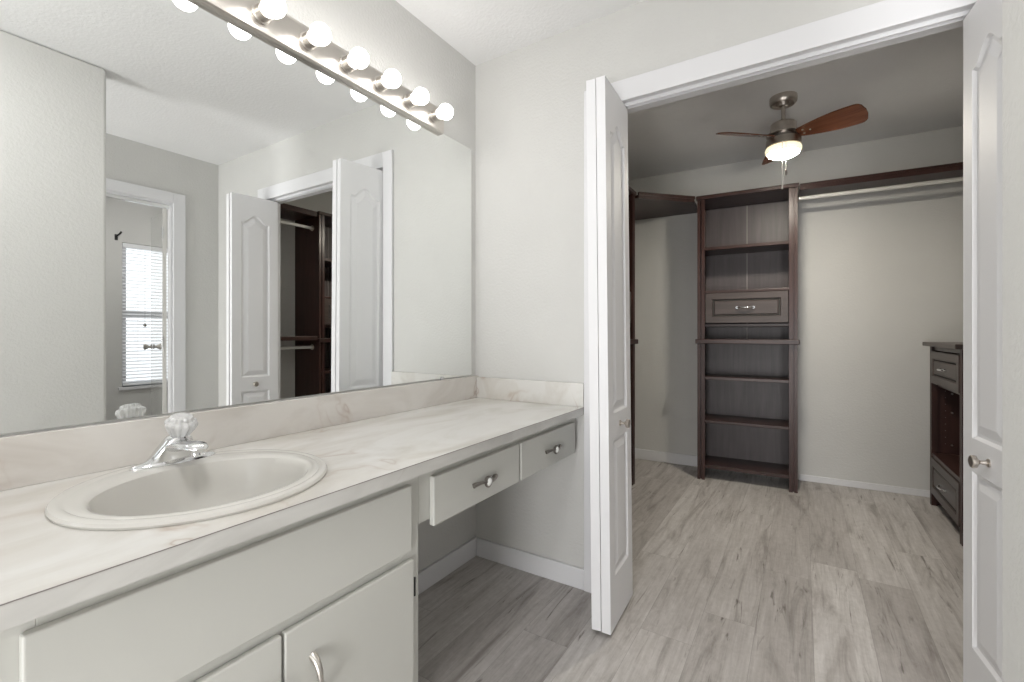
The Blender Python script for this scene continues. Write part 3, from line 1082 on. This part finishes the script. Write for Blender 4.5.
dome((1.0, -1.75, CEIL), 'unseen round fill lamp added above the photographer', M['dome'])
dome((3.1, -0.1, CEIL), 'unseen round fill lamp added in the bath compartment', M['bathdome'])

# ------------------------------------------------------------------ glass door and window seen in the mirror
t = MB()
CW = 0.078
t.box(2.544, DY1, 0, 2.56, DY1 + CW, DZ + CW)
t.box(2.544, DY0 - 0.04, 0, 2.56, DY0, DZ + CW)
t.box(2.544, DY0, DZ, 2.56, DY1, DZ + CW)
struct('trim_3', t, M['trim'], 'white casing around the glass door in the mirror', 'door casing', 0.003)
t = MB()
t.box(2.56, DY1 - 0.014, 0, 2.61, DY1, DZ)
t.box(2.56, DY0, 0, 2.61, DY0 + 0.014, DZ)
t.box(2.56, DY0 + 0.014, DZ - 0.014, 2.61, DY1 - 0.014, DZ)
struct('trim_4', t, M['trim'], 'white jamb of the glass door in the mirror', 'door jamb', 0.001)
gd = thing('door_3', 'glass door standing ajar, reflected in front of the bright window', 'door', (2.606, DY1 - 0.032, 0.0), kind='structure')
ANG = rad(8)
u = Vector((cos(ANG), sin(ANG), 0))
GL = 0.38
gp = MB().box(0.02, -0.004, 0.02, GL, 0.004, 2.01)
gp.build('glass_pane', M['glass'], gd, 0.001, rot=(0, 0, ANG))
MB().box(0.0, -0.011, 0.012, 0.019, 0.011, 2.02).build('stile', M['rod'], gd, 0.002, rot=(0, 0, ANG))
kn = MB()
for s in (-1, 1):
    kn.lathe([(0.018, 0.0045), (0.016, 0.010), (0.009, 0.016), (0.010, 0.024), (0.024, 0.046), (0.024, 0.054)], (GL - 0.03, 0, 0.998), (0, s, 0), 22)
kn.build('knob', M['nickel'], gd, smooth=True, rot=(0, 0, ANG))
for z in (0.25, 1.0, 1.80):
    MB().cyl((0.0, -0.016, z), (0.0, -0.016, z + 0.08), 0.006, 12).build('hinge', M['chrome'], gd, smooth=True)
hr = MB()
hr.box(2.570, DY0 + 0.016, DZ - 0.040, 2.595, DY1 - 0.016, DZ - 0.0145)
tag(hr.build('header_rail', M['chrome'], bevel=0.003), 'shiny metal rail along the head of glass door opening', 'rail')

wn = thing('window_1', 'white sash window with daylight, reflected deep in the mirror', 'window', (WX, WY0, WZ0), kind='structure')
ww, wh = WY1 - WY0, WZ1 - WZ0
mb = MB()
for y0, y1, z0, z1 in ((0, 0.045, 0, wh), (ww - 0.045, ww, 0, wh), (0.045, ww - 0.045, 0, 0.04), (0.045, ww - 0.045, wh - 0.04, wh), (0.045, ww - 0.045, 0.66, 0.715)):
    mb.box(0.045, y0, z0, 0.09, y1, z1)
mb.build('window_frame', M['trim'], wn, 0.002)
MB().box(0.064, 0.045, 0.04, 0.068, ww - 0.045, 0.66).build('pane', M['pane'], wn)
MB().box(0.064, 0.045, 0.715, 0.068, ww - 0.045, wh - 0.04).build('pane', M['pane'], wn)
MB().box(-0.022, -0.03, -0.028, 0.0445, ww + 0.03, 0.0).build('window_sill', M['trim'], wn, 0.003)
bl = thing('window_blind', 'white horizontal blinds hanging in the reflected window', 'blinds', (WX + 0.018, WY0 + 0.006, WZ0))
MB().box(-0.013, 0.0, wh - 0.045, 0.013, ww - 0.012, wh - 0.004).build('headrail', M['blind'], bl, 0.002)
mb = MB()
nsl = 40
ta = rad(24)
for i in range(nsl):
    z = 0.045 + (wh - 0.11) * i / (nsl - 1)
    c_, s_ = cos(ta) * 0.0125, sin(ta) * 0.0125
    a0 = [(-c_, 0.002, z - s_), (c_, 0.002, z + s_), (c_, 0.002, z + s_ + 0.0022), (-c_, 0.002, z - s_ + 0.0022)]
    mb.loft([a0, [(x, ww - 0.014, zz) for x, y, zz in a0]])
mb.build('slats', M['blind'], bl)
MB().box(-0.012, 0.002, 0.012, 0.012, ww - 0.014, 0.030).build('bottom_rail', M['blind'], bl, 0.002)
for y in (0.12, ww - 0.12):
    MB().cyl((0, y, 0.02), (0, y, wh - 0.045), 0.0012, 6).build('ladder_cord', M['rod'], bl)
MB().cyl((-0.018, 0.17, 0.60), (-0.018, 0.17, wh - 0.044), 0.001, 6).lathe([(0.003, 0.0), (0.013, -0.012), (0.013, -0.03), (0.004, -0.034)], (-0.018, 0.17, 0.60), n=12).build('pull_tassel', M['bronze'], bl)

hk = thing('curtain_bracket', 'small black bracket on the wall above the reflected window', 'bracket', (WX, -0.205, 2.0))
MB().box(-0.006, -0.012, -0.035, -0.0005, 0.012, 0.02).build('plate', M['black'], hk, 0.002)
MB().tube([(-0.005, 0, 0.0), (-0.045, 0.004, 0.010), (-0.060, 0.012, 0.022), (-0.062, 0.02, 0.040)], 0.008, 10).build('hook', M['black'], hk, smooth=True)
